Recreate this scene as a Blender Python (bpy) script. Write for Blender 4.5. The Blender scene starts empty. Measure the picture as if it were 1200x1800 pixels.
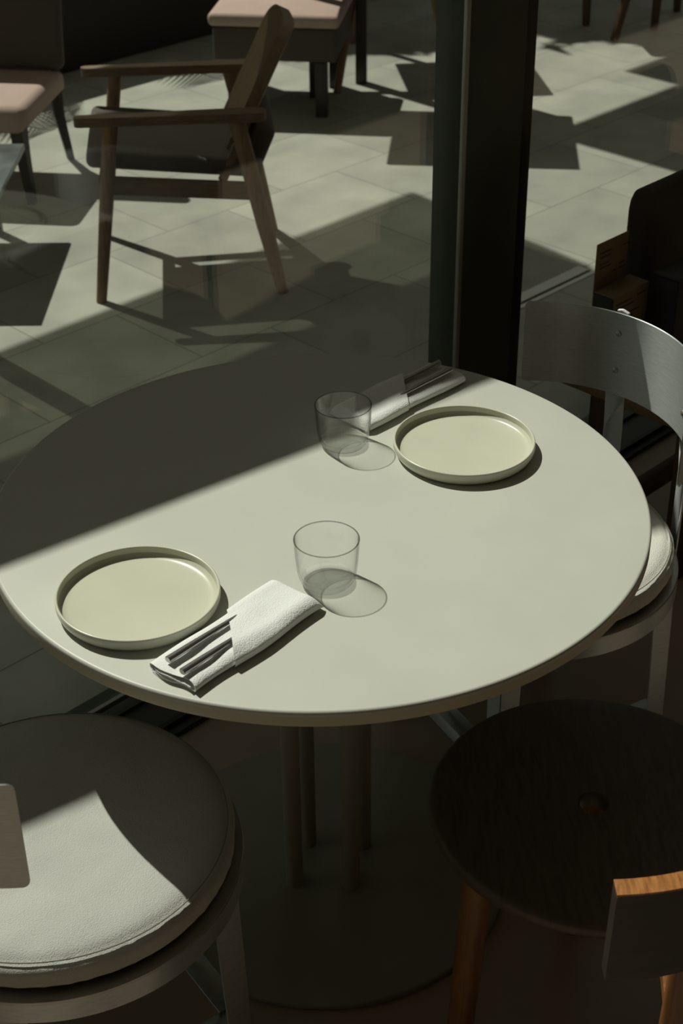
import bpy, bmesh, math, random
from mathutils import Vector, Matrix, noise
PI = math.pi
scn = bpy.context.scene
col = scn.collection
# ------------------------------------------------------------------ camera
F_PX, PITCH, ROLL = 2695.26, 0.5687, -0.0106
cam_d = bpy.data.cameras.new('camera'); cam = bpy.data.objects.new('camera', cam_d); col.objects.link(cam)
scn.camera = cam
cam_d.sensor_fit = 'VERTICAL'; cam_d.sensor_height = 36.0; cam_d.lens = F_PX / 1800 * 36
_F = Vector((0, math.cos(PITCH), -math.sin(PITCH))); _R0 = Vector((1, 0, 0)); _U0 = _R0.cross(_F)
_R = _R0 * math.cos(ROLL) + _U0 * math.sin(ROLL); _U = -_R0 * math.sin(ROLL) + _U0 * math.cos(ROLL)
mw = Matrix((( _R.x, _U.x, -_F.x, 0.0303), (_R.y, _U.y, -_F.y, -1.8605), (_R.z, _U.z, -_F.z, 1.8994), (0, 0, 0, 1)))
cam.matrix_world = mw
cam_d.clip_start = 0.05
cam_d.dof.use_dof = True; cam_d.dof.focus_distance = 2.2; cam_d.dof.aperture_fstop = 9.0
# ------------------------------------------------------------------ light
SUN_VEC = Vector((-0.512, 0.53, 1.0)).normalized()          # towards the sun
sl = bpy.data.lights.new('sun', 'SUN'); sun = bpy.data.objects.new('sun', sl); col.objects.link(sun)
sl.cycles.is_caustics_light = True; sl.energy = 4.6; sl.angle = math.radians(0.55); sl.color = (1.0, 0.975, 0.885)
sun.rotation_euler = SUN_VEC.to_track_quat('Z', 'Y').to_euler()
w = bpy.data.worlds.new('world'); scn.world = w; w.use_nodes = True
bg = w.node_tree.nodes['Background']; bg.inputs[0].default_value = (0.86, 0.88, 0.82, 1); bg.inputs[1].default_value = 0.32
scn.cycles.transparent_max_bounces = 32        # stacked glass walls
vs = scn.view_settings
vs.view_transform = 'Standard'; vs.look = 'None'; vs.gamma = 1; vs.use_curve_mapping = False; vs.exposure = 0.0

# ------------------------------------------------------------------ facade frame: s runs along the window wall, n points outdoors
FA = math.radians(44.7)
SD = Vector((math.cos(FA), math.sin(FA), 0)); ND = Vector((-math.sin(FA), math.cos(FA), 0))
def W(s, n, z=0.0):
    v = SD * s + ND * n; return Vector((v.x, v.y, z))

# ------------------------------------------------------------------ materials
def new_mat(name):
    m = bpy.data.materials.new(name); m.use_nodes = True
    nt = m.node_tree; b = nt.nodes['Principled BSDF']; return m, nt, b
def mat(name, rgb, rough=0.6, metal=0.0, var=0.06, scale=12.0, bump=0.0, bscale=200.0, stretch=(1, 1, 1), spec=0.5, rgb2=None, detail=4.0, rot=(0, 0, 0), bdist=0.002, coord='Object'):
    m, nt, b = new_mat(name); N = nt.nodes; L = nt.links
    tc = N.new('ShaderNodeTexCoord'); mp = N.new('ShaderNodeMapping'); mp.inputs['Scale'].default_value = stretch; mp.inputs['Rotation'].default_value = rot
    L.new(tc.outputs[coord], mp.inputs[0])
    nz = N.new('ShaderNodeTexNoise'); nz.inputs['Scale'].default_value = scale; nz.inputs['Detail'].default_value = detail
    L.new(mp.outputs[0], nz.inputs['Vector'])
    cr = N.new('ShaderNodeValToRGB')
    c1 = [max(0, c * (1 - var)) for c in rgb]; c2 = list(rgb2) if rgb2 else [min(1, c * (1 + var)) for c in rgb]
    cr.color_ramp.elements[0].color = (*c1, 1); cr.color_ramp.elements[1].color = (*c2, 1)
    cr.color_ramp.elements[0].position = 0.3; cr.color_ramp.elements[1].position = 0.7
    L.new(nz.outputs[0], cr.inputs[0]); L.new(cr.outputs[0], b.inputs['Base Color'])
    b.inputs['Roughness'].default_value = rough; b.inputs['Metallic'].default_value = metal
    b.inputs['Specular IOR Level'].default_value = spec
    if bump:
        n2 = N.new('ShaderNodeTexNoise'); n2.inputs['Scale'].default_value = bscale; n2.inputs['Detail'].default_value = 3
        L.new(mp.outputs[0], n2.inputs['Vector'])
        bp = N.new('ShaderNodeBump'); bp.inputs['Strength'].default_value = bump; bp.inputs['Distance'].default_value = bdist
        L.new(n2.outputs[0], bp.inputs['Height']); L.new(bp.outputs[0], b.inputs['Normal'])
    return m
def glass_mat(name, tint, edge, rough=0.0, ior=1.5, power=3.0):
    """thin clear glass: light passes straight, each face reflects by Fresnel; tint grows where the wall is crossed at a slant"""
    m = bpy.data.materials.new(name); m.use_nodes = True; nt = m.node_tree; N = nt.nodes; L = nt.links
    N.clear()
    out = N.new('ShaderNodeOutputMaterial'); geo = N.new('ShaderNodeNewGeometry')
    mi = N.new('ShaderNodeMix'); mi.data_type = 'FLOAT'; mi.inputs[2].default_value = ior; mi.inputs[3].default_value = 1 / ior
    L.new(geo.outputs['Backfacing'], mi.inputs[0])
    fr = N.new('ShaderNodeFresnel'); L.new(mi.outputs[0], fr.inputs['IOR'])
    lw = N.new('ShaderNodeLayerWeight'); lw.inputs[0].default_value = 0.5
    pw = N.new('ShaderNodeMath'); pw.operation = 'POWER'; pw.inputs[1].default_value = power; L.new(lw.outputs['Facing'], pw.inputs[0])
    mc = N.new('ShaderNodeMix'); mc.data_type = 'RGBA'; mc.inputs[6].default_value = (*tint, 1); mc.inputs[7].default_value = (*edge, 1)
    L.new(pw.outputs[0], mc.inputs[0])
    tr = N.new('ShaderNodeBsdfTransparent'); L.new(mc.outputs[2], tr.inputs[0])
    gl = N.new('ShaderNodeBsdfGlossy'); gl.inputs['Roughness'].default_value = rough
    ms = N.new('ShaderNodeMixShader'); L.new(fr.outputs[0], ms.inputs[0]); L.new(tr.outputs[0], ms.inputs[1]); L.new(gl.outputs[0], ms.inputs[2])
    L.new(ms.outputs[0], out.inputs[0]); return m
def paving_mat():
    m, nt, b = new_mat('stone paving'); N = nt.nodes; L = nt.links
    tc = N.new('ShaderNodeTexCoord'); mp = N.new('ShaderNodeMapping')
    mp.inputs['Location'].default_value = (-0.842 + 0.508 * 4, -2.36 + 0.38 * 8, 0)
    L.new(tc.outputs['Object'], mp.inputs[0])
    br = N.new('ShaderNodeTexBrick'); br.offset = 0.5; br.inputs['Scale'].default_value = 1.0
    br.inputs['Brick Width'].default_value = 0.508; br.inputs['Row Height'].default_value = 0.38
    br.inputs['Mortar Size'].default_value = 0.0022; br.inputs['Mortar Smooth'].default_value = 0.3; br.inputs['Bias'].default_value = 0
    br.inputs['Color1'].default_value = (0.26, 0.268, 0.228, 1); br.inputs['Color2'].default_value = (0.325, 0.335, 0.285, 1); br.inputs['Mortar'].default_value = (0.14, 0.14, 0.12, 1)
    L.new(mp.outputs[0], br.inputs[0])
    nz = N.new('ShaderNodeTexNoise'); nz.inputs['Scale'].default_value = 5; nz.inputs['Detail'].default_value = 6; L.new(mp.outputs[0], nz.inputs['Vector'])
    mx = N.new('ShaderNodeMix'); mx.data_type = 'RGBA'; mx.blend_type = 'MULTIPLY'; mx.inputs[0].default_value = 1.0
    cr = N.new('ShaderNodeValToRGB'); cr.color_ramp.elements[0].color = (0.80, 0.80, 0.80, 1); cr.color_ramp.elements[1].color = (1.06, 1.05, 1.03, 1)
    cr.color_ramp.elements[0].position = 0.3; cr.color_ramp.elements[1].position = 0.65
    L.new(nz.outputs[0], cr.inputs[0]); L.new(br.outputs[0], mx.inputs[6]); L.new(cr.outputs[0], mx.inputs[7])
    L.new(mx.outputs[2], b.inputs['Base Color']); b.inputs['Roughness'].default_value = 0.75; b.inputs['Specular IOR Level'].default_value = 0.3
    return m
def wood_mat(name, dark, light, scale=6.0, stretch=(1, 1, 12), rough=0.45, rot=(0, 0, 0), spec=0.4, bands=0.6):
    m, nt, b = new_mat(name); N = nt.nodes; L = nt.links
    tc = N.new('ShaderNodeTexCoord'); mp = N.new('ShaderNodeMapping'); mp.inputs['Scale'].default_value = stretch; mp.inputs['Rotation'].default_value = rot
    L.new(tc.outputs['Object'], mp.inputs[0])
    nz = N.new('ShaderNodeTexNoise'); nz.inputs['Scale'].default_value = scale; nz.inputs['Detail'].default_value = 8; nz.inputs['Roughness'].default_value = 0.65
    nz.inputs['Distortion'].default_value = bands
    L.new(mp.outputs[0], nz.inputs['Vector'])
    cr = N.new('ShaderNodeValToRGB'); cr.color_ramp.elements[0].color = (*dark, 1); cr.color_ramp.elements[1].color = (*light, 1)
    cr.color_ramp.elements[0].position = 0.35; cr.color_ramp.elements[1].position = 0.68
    L.new(nz.outputs[0], cr.inputs[0]); L.new(cr.outputs[0], b.inputs['Base Color'])
    b.inputs['Roughness'].default_value = rough; b.inputs['Specular IOR Level'].default_value = spec
    return m

M = {}
M['table'] = mat('sage linoleum', (0.505, 0.515, 0.455), 0.42, var=0.035, scale=7, bump=0.03, bscale=260, spec=0.4)
M['table_edge'] = mat('table edge', (0.48, 0.45, 0.34), 0.5, var=0.04)
M['plate'] = mat('glazed stoneware', (0.555, 0.56, 0.45), 0.28, var=0.04, scale=9, spec=0.5)
M['linen'] = mat('white linen', (0.76, 0.775, 0.755), 0.9, var=0.02, bump=0.8, bscale=520, spec=0.1, bdist=0.0016)
M['steel'] = mat('cutlery steel', (0.47, 0.47, 0.46), 0.30, 1.0, var=0.15, scale=160, stretch=(1, 8, 8))
M['tumbler'] = glass_mat('clear tumbler glass', (0.997, 0.998, 0.996), (0.03, 0.035, 0.03), power=6.5)
def solid_glass():
    m = bpy.data.materials.new('thick tumbler base'); m.use_nodes = True; nt = m.node_tree; N = nt.nodes; L = nt.links; N.clear()
    out = N.new('ShaderNodeOutputMaterial'); tr = N.new('ShaderNodeBsdfTransparent'); tr.inputs[0].default_value = (0.985, 0.99, 0.985, 1)
    gl = N.new('ShaderNodeBsdfGlass'); gl.inputs['Roughness'].default_value = 0; gl.inputs['IOR'].default_value = 1.45
    ms = N.new('ShaderNodeMixShader'); ms.inputs[0].default_value = 0.24
    L.new(tr.outputs[0], ms.inputs[1]); L.new(gl.outputs[0], ms.inputs[2]); L.new(ms.outputs[0], out.inputs[0]); return m
M['tumbler_base'] = solid_glass()
M['tumbler_rim'] = glass_mat('rounded rim', (0.72, 0.75, 0.73), (0.28, 0.31, 0.29), power=1.5)
M['window'] = glass_mat('window glass', (0.965, 0.975, 0.955), (0.80, 0.83, 0.78), power=4.0, ior=1.55)
M['powder'] = mat('powder coated metal', (0.30, 0.285, 0.225), 0.5, var=0.04, bump=0.05, bscale=500)
M['base'] = mat('powder coated base', (0.24, 0.24, 0.195), 0.5, var=0.05, bump=0.05, bscale=400)
M['alu'] = mat('brushed aluminium', (0.52, 0.55, 0.55), 0.46, 1.0, var=0.10, scale=60, stretch=(1, 1, 14), bump=0.05, bscale=300)
_nt = M['alu'].node_tree; _b = _nt.nodes['Principled BSDF']; _tg = _nt.nodes.new('ShaderNodeTangent'); _tg.direction_type = 'RADIAL'; _tg.axis = 'Z'
_nt.links.new(_tg.outputs[0], _b.inputs['Tangent']); _b.inputs['Anisotropic'].default_value = 0.8; _b.inputs['Anisotropic Rotation'].default_value = 0.25
M['alu_seat'] = mat('satin aluminium', (0.40, 0.39, 0.37), 0.45, 0.9, var=0.08, scale=30)
M['cushion'] = mat('canvas', (0.47, 0.475, 0.44), 0.95, var=0.04, scale=14, bump=0.8, bscale=620, spec=0.1, bdist=0.0016)
M['cushion_w'] = mat('canvas pale', (0.66, 0.655, 0.60), 0.95, var=0.03, scale=14, bump=0.8, bscale=620, spec=0.1, bdist=0.0016)
M['thread'] = mat('seam thread', (0.20, 0.19, 0.15), 0.9)
M['frame'] = mat('black frame', (0.060, 0.070, 0.054), 0.5, var=0.1, spec=0.3)
M['frame2'] = mat('dark bronze frame', (0.034, 0.030, 0.023), 0.5, var=0.1, spec=0.3)
M['strip'] = mat('aluminium strip', (0.35, 0.35, 0.32), 0.5, 0.6, var=0.05)
M['pale'] = mat('pale metal rail', (0.62, 0.64, 0.58), 0.6, var=0.04)
M['floor'] = mat('polished screed', (0.34, 0.275, 0.215), 0.42, var=0.10, scale=2.5, spec=0.35, detail=8)
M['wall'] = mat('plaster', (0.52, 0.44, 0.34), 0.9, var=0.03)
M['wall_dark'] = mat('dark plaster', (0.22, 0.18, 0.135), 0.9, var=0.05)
M['ceiling'] = mat('ceiling paint', (0.50, 0.45, 0.36), 0.9, var=0.03)
M['paving'] = paving_mat()
M['walnut'] = wood_mat('dark walnut', (0.055, 0.042, 0.029), (0.088, 0.064, 0.042), 8, (14, 2, 2), 0.5, (0, 0, 0.25))
M['iroko'] = wood_mat('orange hardwood', (0.20, 0.075, 0.018), (0.42, 0.18, 0.05), 16, (12, 2.2, 2), 0.4, (0, 0, -0.75))
M['iroko_leg'] = wood_mat('orange hardwood leg', (0.13, 0.052, 0.014), (0.24, 0.10, 0.03), 10, (10, 10, 0.8), 0.45)
M['darkleg'] = wood_mat('dark bench leg', (0.06, 0.03, 0.013), (0.10, 0.052, 0.022), 10, (10, 10, 0.8), 0.5)
M['teak'] = wood_mat('weathered teak', (0.11, 0.078, 0.048), (0.20, 0.145, 0.09), 9, (1.2, 12, 12), 0.65)
M['teak_leg'] = wood_mat('weathered teak leg', (0.15, 0.095, 0.05), (0.27, 0.17, 0.09), 9, (12, 12, 1.2), 0.65)
M['brownfab'] = mat('brown upholstery', (0.07, 0.058, 0.047), 0.9, var=0.06, bump=0.1, bscale=300)
M['pinkfab'] = mat('dusty rose upholstery', (0.40, 0.30, 0.255), 0.9, var=0.05, bump=0.1, bscale=300)
M['taupefab'] = mat('taupe upholstery', (0.17, 0.14, 0.12), 0.9, var=0.05)
M['blackwood'] = mat('black stained legs', (0.02, 0.018, 0.015), 0.5, var=0.1)
M['marble'] = mat('grey marble', (0.10, 0.12, 0.12), 0.3, var=0.3, scale=6, rgb2=(0.24, 0.27, 0.27), detail=9)
M['canopy'] = mat('canopy cloth', (0.40, 0.38, 0.32), 0.9, var=0.02)
M['leaf'] = mat('dark leaves', (0.02, 0.032, 0.014), 0.6, var=0.3)
M['soil'] = mat('soil', (0.02, 0.016, 0.012), 0.95, var=0.3)
M['card'] = mat('kraft card', (0.23, 0.18, 0.10), 0.8, var=0.05)
M['ink'] = mat('printed ink', (0.06, 0.05, 0.035), 0.8)
M['benchwood'] = wood_mat('oiled oak', (0.16, 0.10, 0.055), (0.24, 0.155, 0.09), 7, (1.5, 14, 14), 0.5)
M['black'] = mat('matt black', (0.012, 0.011, 0.009), 0.6)
def sheer_mat():
    m = bpy.data.materials.new('sheer sunshade'); m.use_nodes = True; nt = m.node_tree; N = nt.nodes; L = nt.links; N.clear()
    out = N.new('ShaderNodeOutputMaterial'); tr = N.new('ShaderNodeBsdfTransparent'); tr.inputs[0].default_value = (0.355, 0.37, 0.34, 1)
    df = N.new('ShaderNodeBsdfDiffuse'); df.inputs[0].default_value = (0.3, 0.3, 0.27, 1)
    ms = N.new('ShaderNodeMixShader'); ms.inputs[0].default_value = 0.05
    L.new(tr.outputs[0], ms.inputs[1]); L.new(df.outputs[0], ms.inputs[2]); L.new(ms.outputs[0], out.inputs[0]); return m
M['sheer'] = sheer_mat()

# ------------------------------------------------------------------ mesh helpers
def obj(name, bm, m, parent=None, smooth=True, mats=None, loc=None):
    me = bpy.data.meshes.new(name)
    bmesh.ops.recalc_face_normals(bm, faces=bm.faces)
    bm.to_mesh(me); bm.free()
    if smooth:
        for p in me.polygons: p.use_smooth = True
        try: me.set_sharp_from_angle(angle=math.radians(38))
        except Exception: pass
    o = bpy.data.objects.new(name, me); col.objects.link(o)
    me.materials.append(m)
    for x in (mats or []): me.materials.append(x)
    if parent: o.parent = parent
    if loc is not None: o.location = loc
    return o
def empty(name, loc=(0, 0, 0), rz=0):
    o = bpy.data.objects.new(name, None); col.objects.link(o); o.location = loc; o.rotation_euler = (0, 0, rz); o.empty_display_size = 0.05; return o
def tag(o, label, cat, group=None, kind=None):
    o['label'] = label; o['category'] = cat
    if group: o['group'] = group
    if kind: o['kind'] = kind
    return o
def struct(o): o['kind'] = 'structure'; return o
def copy_tree(o, parent=None):
    c = o.copy(); col.objects.link(c)
    c.parent = parent
    for ch in [x for x in bpy.data.objects if x.parent == o and x != c]:
        copy_tree(ch, c)
    return c
def box(bm, c, size, rz=0.0, bev=0.0, rot=None, seg=2):
    r = bmesh.ops.create_cube(bm, size=1.0)
    R = rot if rot is not None else Matrix.Rotation(rz, 3, 'Z')
    vs_ = r['verts']
    for v in vs_: v.co = Vector((v.co.x * size[0], v.co.y * size[1], v.co.z * size[2]))
    es = list({e for v in vs_ for e in v.link_edges})
    if bev: 
        rr = bmesh.ops.bevel(bm, geom=es, offset=bev, segments=seg, affect='EDGES', profile=0.5)
        vs_ = list({v for f in rr['faces'] for v in f.verts} | {v for v in vs_ if v.is_valid})
    c = Vector(c)
    for v in vs_: v.co = R @ v.co + c
    return vs_
def beam(bm, a, b, w_, t_, bev=0.003, up=Vector((0, 0, 1)), w2=None, t2=None):
    """rectangular bar from a to b, width along the horizontal side, optional taper to w2,t2"""
    a = Vector(a); b = Vector(b); d = (b - a); L = d.length; d.normalize()
    x = d.cross(up)
    if x.length < 1e-4: x = d.cross(Vector((1, 0, 0)))
    x.normalize(); y = x.cross(d)
    w2 = w2 or w_; t2 = t2 or t_
    r = bmesh.ops.create_cube(bm, size=1.0); vs_ = r['verts']
    for v in vs_:
        ww, tt = (w2, t2) if v.co.z > 0 else (w_, t_)
        v.co = Vector((v.co.x * ww, v.co.y * tt, v.co.z * L))
    if bev:
        es = list({e for v in vs_ for e in v.link_edges})
        rr = bmesh.ops.bevel(bm, geom=es, offset=bev, segments=2, affect='EDGES')
        vs_ = list({v for f in rr['faces'] for v in f.verts} | {v for v in vs_ if v.is_valid})
    mid = (a + b) / 2
    for v in vs_: v.co = mid + x * v.co.x + y * v.co.y + d * v.co.z
def rod(bm, pts, rad, seg=16, cap=True):
    """round bar along pts with radii rad"""
    pts = [Vector(q) for q in pts]
    if not isinstance(rad, (list, tuple)): rad = [rad] * len(pts)
    rings = []; px = None
    for i, q in enumerate(pts):
        d = (pts[min(i + 1, len(pts) - 1)] - pts[max(i - 1, 0)]).normalized()
        x = d.cross(Vector((0, 0, 1)))
        if x.length < 1e-3: x = d.cross(Vector((0, 1, 0)))
        x.normalize()
        if px is not None and x.dot(px) < 0: x = -x
        px = x
        y = d.cross(x)
        rings.append([bm.verts.new(q + (x * math.cos(2 * PI * k / seg) + y * math.sin(2 * PI * k / seg)) * rad[i]) for k in range(seg)])
    for a, b in zip(rings, rings[1:]):
        for k in range(seg): bm.faces.new((a[k], a[(k + 1) % seg], b[(k + 1) % seg], b[k]))
    if cap: bm.faces.new(rings[0]); bm.faces.new(rings[-1][::-1])
def lathe(bm, prof, c=(0, 0, 0), seg=96, closed=False):
    """prof: list of (r, z); r == 0 gives a pole"""
    c = Vector(c); rings = []
    for r, z in prof:
        if r <= 1e-6: rings.append([bm.verts.new(c + Vector((0, 0, z)))])
        else: rings.append([bm.verts.new(c + Vector((r * math.cos(2 * PI * k / seg), r * math.sin(2 * PI * k / seg), z))) for k in range(seg)])
    pairs = list(zip(rings, rings[1:]))
    if closed: pairs.append((rings[-1], rings[0]))
    for a, b in pairs:
        for k in range(seg):
            k2 = (k + 1) % seg
            if len(a) == 1 and len(b) == 1: continue
            if len(a) == 1: bm.faces.new((a[0], b[k2], b[k]))
            elif len(b) == 1: bm.faces.new((a[k], a[k2], b[0]))
            else: bm.faces.new((a[k], a[k2], b[k2], b[k]))
def arc_pts(cr, cz, r, a0, a1, n=6):
    return [(cr + r * math.cos(math.radians(a0 + (a1 - a0) * i / n)), cz + r * math.sin(math.radians(a0 + (a1 - a0) * i / n))) for i in range(n + 1)]
def prism(bm, pts, z0, z1):
    lo = [bm.verts.new((p[0], p[1], z0)) for p in pts]; hi = [bm.verts.new((p[0], p[1], z1)) for p in pts]
    n = len(pts); bm.faces.new(lo[::-1]); bm.faces.new(hi)
    for i in range(n): bm.faces.new((lo[i], lo[(i + 1) % n], hi[(i + 1) % n], hi[i]))
def curved_panel(bm, c, r, a0, a1, z0, z1, t, n=40, corner=0.012, lean=0.0):
    """bent sheet around c between angles a0..a1 (deg), rounded corners"""
    c = Vector(c); cols = []
    L = r * math.radians(a1 - a0)
    xs = [corner * (1 - math.cos(PI / 2 * q / 6)) for q in range(6)]
    xs = xs + [corner + (L - 2 * corner) * q / n for q in range(n + 1)] + [L - x for x in xs[::-1]]
    n = len(xs) - 1
    for x in xs:
        f = x / L
        d = min(x, L - x)
        cut = 0.0
        if d < corner: cut = corner - math.sqrt(max(0, corner ** 2 - (corner - d) ** 2))
        a = math.radians(a0 + (a1 - a0) * f)
        row = []
        for k in range(9):
            z = (z0 + cut) + (z1 - z0 - 2 * cut) * k / 8
            rr = r + lean * (z - z0)
            row.append((a, z, rr))
        cols.append(row)
    def mk(off):
        return [[bm.verts.new(c + Vector(((rr + off) * math.cos(a), (rr + off) * math.sin(a), z))) for (a, z, rr) in row] for row in cols]
    A = mk(-t / 2); B = mk(t / 2)
    for i in range(n):
        for k in range(8):
            bm.faces.new((A[i][k], A[i + 1][k], A[i + 1][k + 1], A[i][k + 1]))
            bm.faces.new((B[i][k], B[i][k + 1], B[i + 1][k + 1], B[i + 1][k]))
        bm.faces.new((A[i][0], B[i][0], B[i + 1][0], A[i + 1][0]))
        bm.faces.new((A[i][8], A[i + 1][8], B[i + 1][8], B[i][8]))
    for k in range(8):
        bm.faces.new((A[0][k], A[0][k + 1], B[0][k + 1], B[0][k]))
        bm.faces.new((A[n][k], B[n][k], B[n][k + 1], A[n][k + 1]))
def bevel_all(bm, off, seg=1, ang=30):
    es = [e for e in bm.edges if len(e.link_faces) == 2 and e.calc_face_angle(0) > math.radians(ang)]
    bmesh.ops.bevel(bm, geom=es, offset=off, segments=seg, affect='EDGES')

# =================================================================== SETTING
def fbox(name, s0, s1, n0, n1, z0, z1, m, bev=0.0, parent=None):
    bm = bmesh.new(); box(bm, W((s0 + s1) / 2, (n0 + n1) / 2, (z0 + z1) / 2), (s1 - s0, n1 - n0, z1 - z0), FA, bev)
    return obj(name, bm, m, parent, smooth=bool(bev))
N_IN, N_OUT = 0.434, 0.63
# floors
struct(fbox('floor', -3.6, 5.5, -4.4, 0.434, -0.12, 0.0, M['floor']))
bm = bmesh.new(); box(bm, (2.5, 6.6 + 0.63 - 0.0, -0.06), (16, 13.2, 0.12))
pv = obj('floor_outdoor', bm, M['paving'], smooth=False); pv.rotation_euler = (0, 0, FA); struct(pv)
for v in pv.data.vertices: pass
# room shell
struct(fbox('ceiling', -3.6, 5.5, -4.4, 0.63, 3.02, 3.14, M['ceiling']))
struct(fbox('wall_back', -3.6, 5.5, -4.55, -4.4, 0, 3.02, M['wall']))
struct(fbox('wall_left', -3.75, -3.6, -4.55, 0.63, 0, 3.02, M['wall']))
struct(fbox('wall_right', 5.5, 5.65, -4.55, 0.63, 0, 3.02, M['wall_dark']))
struct(fbox('trim_1', -3.6, 5.5, 0.50, 0.63, 2.9, 3.02, M['frame']))          # head of the glazing
# bottom track of the glazing, with its rails
tr = fbox('trim_2', -3.6, 5.5, N_IN, N_OUT, -0.12, 0.012, M['frame']); struct(tr)
t3 = fbox('trim_3', -3.6, 5.5, 0.452, 0.462, 0.0125, 0.024, M['frame2']); struct(t3)
t3 = fbox('trim_4', -3.6, 5.5, 0.578, 0.587, 0.0125, 0.026, M['strip']); struct(t3)
t3 = fbox('trim_5', -3.6, 5.5, 0.545, 0.572, 0.0125, 0.020, M['frame']); struct(t3)
# window panes
for i, (a, b) in enumerate(((-3.6, 0.905), (1.105, 5.5))):
    wroot = empty('window_%d' % (i + 1), W((a + b) / 2, 0.565, 0)); struct(wroot)
    bm = bmesh.new(); box(bm, (0, 0, 1.475), (b - a, 0.008, 2.85), FA); obj('glass_pane', bm, M['window'], wroot, smooth=False)
# post between the two panes
po = empty('trim_6', W(1.0, 0.56, 0)); struct(po)
def pbox(name, s0, s1, n0, n1, z0, z1, m, bev=0.002):
    bm = bmesh.new(); d = W((s0 + s1) / 2 - 1.0, (n0 + n1) / 2 - 0.56, (z0 + z1) / 2)
    box(bm, d, (s1 - s0, n1 - n0, z1 - z0), FA, bev); return obj(name, bm, m, po)
pbox('mullion', 0.899, 1.075, 0.52, 0.60, 0.012, 2.9, M['frame'])
pbox('mullion_side', 1.0755, 1.112, 0.525, 0.60, 0.012, 2.9, M['frame2'])
pbox('gasket_strip', 0.888, 0.8985, 0.513, 0.522, 0.05, 2.9, M['strip'], 0.001)
# slot drain let into the paving outside
dr = empty('linear_drain', W(2.0, 1.2, 0.0)); tag(dr, 'pale metal slot drain let into the paving right of the black post', 'drain')
for k, (n0, n1, mm, nm, h) in enumerate(((1.165, 1.180, 'pale', 'rail', .004), (1.183, 1.190, 'black', 'slot', .002), (1.193, 1.232, 'pale', 'rail', .004))):
    bm = bmesh.new(); box(bm, W(-0.02, (n0 + n1) / 2 - 1.2, h / 2 + 0.0005), (0.62, n1 - n0, h), FA, 0.0005); obj(nm, bm, M[mm], dr)

# sunshade outdoors: its shadow crosses paving and table
ZC = 2.6
cz = 0.7362 * ZC
sh = empty('sunshade', W(0.68, 2.06, 0)); tag(sh, 'large flat sunshade on a slim pole standing on the terrace', 'sunshade')
o0 = W(0.68, 2.06, 0)
def spoly(name, sn, z0, z1, m):
    bm = bmesh.new(); pts = [W(s, n + cz) - o0 for s, n in sn]; prism(bm, pts, z0, z1); return obj(name, bm, m, sh, smooth=False)
inner = lambda s: -0.348 - 0.139 * (s + 0.418)
spoly('canopy_cloth', [(-3.4, inner(-3.4)), (1.9, inner(1.9)), (2.33, -0.62), (2.33, 1.52), (-3.4, 1.54)], ZC - 0.004, ZC + 0.004, M['canopy'])
spoly('canopy_valance', [(-3.4, 1.54), (2.33, 1.52), (2.33, 1.2), (2.345, 1.2), (2.43, 2.03), (-3.4, 2.03)], ZC - 0.0035, ZC + 0.0035, M['sheer'])
bm = bmesh.new(); rod(bm, [(0, 0, 0.012), (0, 0, ZC - 0.004)], 0.035, 24); obj('pole', bm, M['powder'], sh)
bm = bmesh.new(); lathe(bm, [(0, 0), (.05, 0), (.055, .004), (.055, .008), (.05, .012), (0, .012)], seg=48); obj('pole_foot', bm, M['powder'], sh)

# =================================================================== TABLE
H = 0.730; TR = 0.468
t = empty('round_table', (0, 0, 0)); tag(t, 'round sage green cafe table on four slim legs, laid for two', 'table')
bm = bmesh.new()
prof = [(0, -0.0006), (0.2, -0.0006)] + [(TR - 0.012, 0)] + arc_pts(TR - 0.0045, -0.0045, 0.0045, 90, 0, 6)[0:]
lathe(bm, [(0, 0), (0.25, 0)] + arc_pts(TR - 0.0045, -0.0045, 0.0045, 90, 0, 6) + [(TR, -0.008)], seg=256)
top = obj('tabletop', bm, M['table'], t); top.location = (0, 0, H); top.cycles.is_caustics_receiver = True
bm = bmesh.new()
lathe(bm, [(0, -0.024), (TR - 0.006, -0.024)] + arc_pts(TR - 0.004, -0.020, 0.004, -90, 0, 4) + [(TR - 0.0002, -0.0081), (0, -0.0081)], seg=256)
e_ = obj('table_edge', bm, M['table_edge'], t); e_.location = (0, 0, H)
bm = bmesh.new(); box(bm, (0.003, -0.004, H - 0.028), (0.2, 0.2, 0.008), 0.1, 0.002); obj('mounting_plate', bm, M['powder'], t)
for x, y in ((-0.054, -0.045), (0.039, -0.053), (-0.033, 0.046), (0.060, 0.038)):
    bm = bmesh.new(); rod(bm, [(x, y, 0.012), (x, y, H - 0.032)], 0.0145, 28); obj('leg', bm, M['powder'], t)
bm = bmesh.new(); lathe(bm, [(0, 0.012), (0.29, 0.012)] + arc_pts(0.297, 0.008, 0.004, 90, 0, 4) + [(0.301, 0.003), (0.297, 0.0), (0, 0)], seg=160)
obj('base_disc', bm, M['base'], t)

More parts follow.
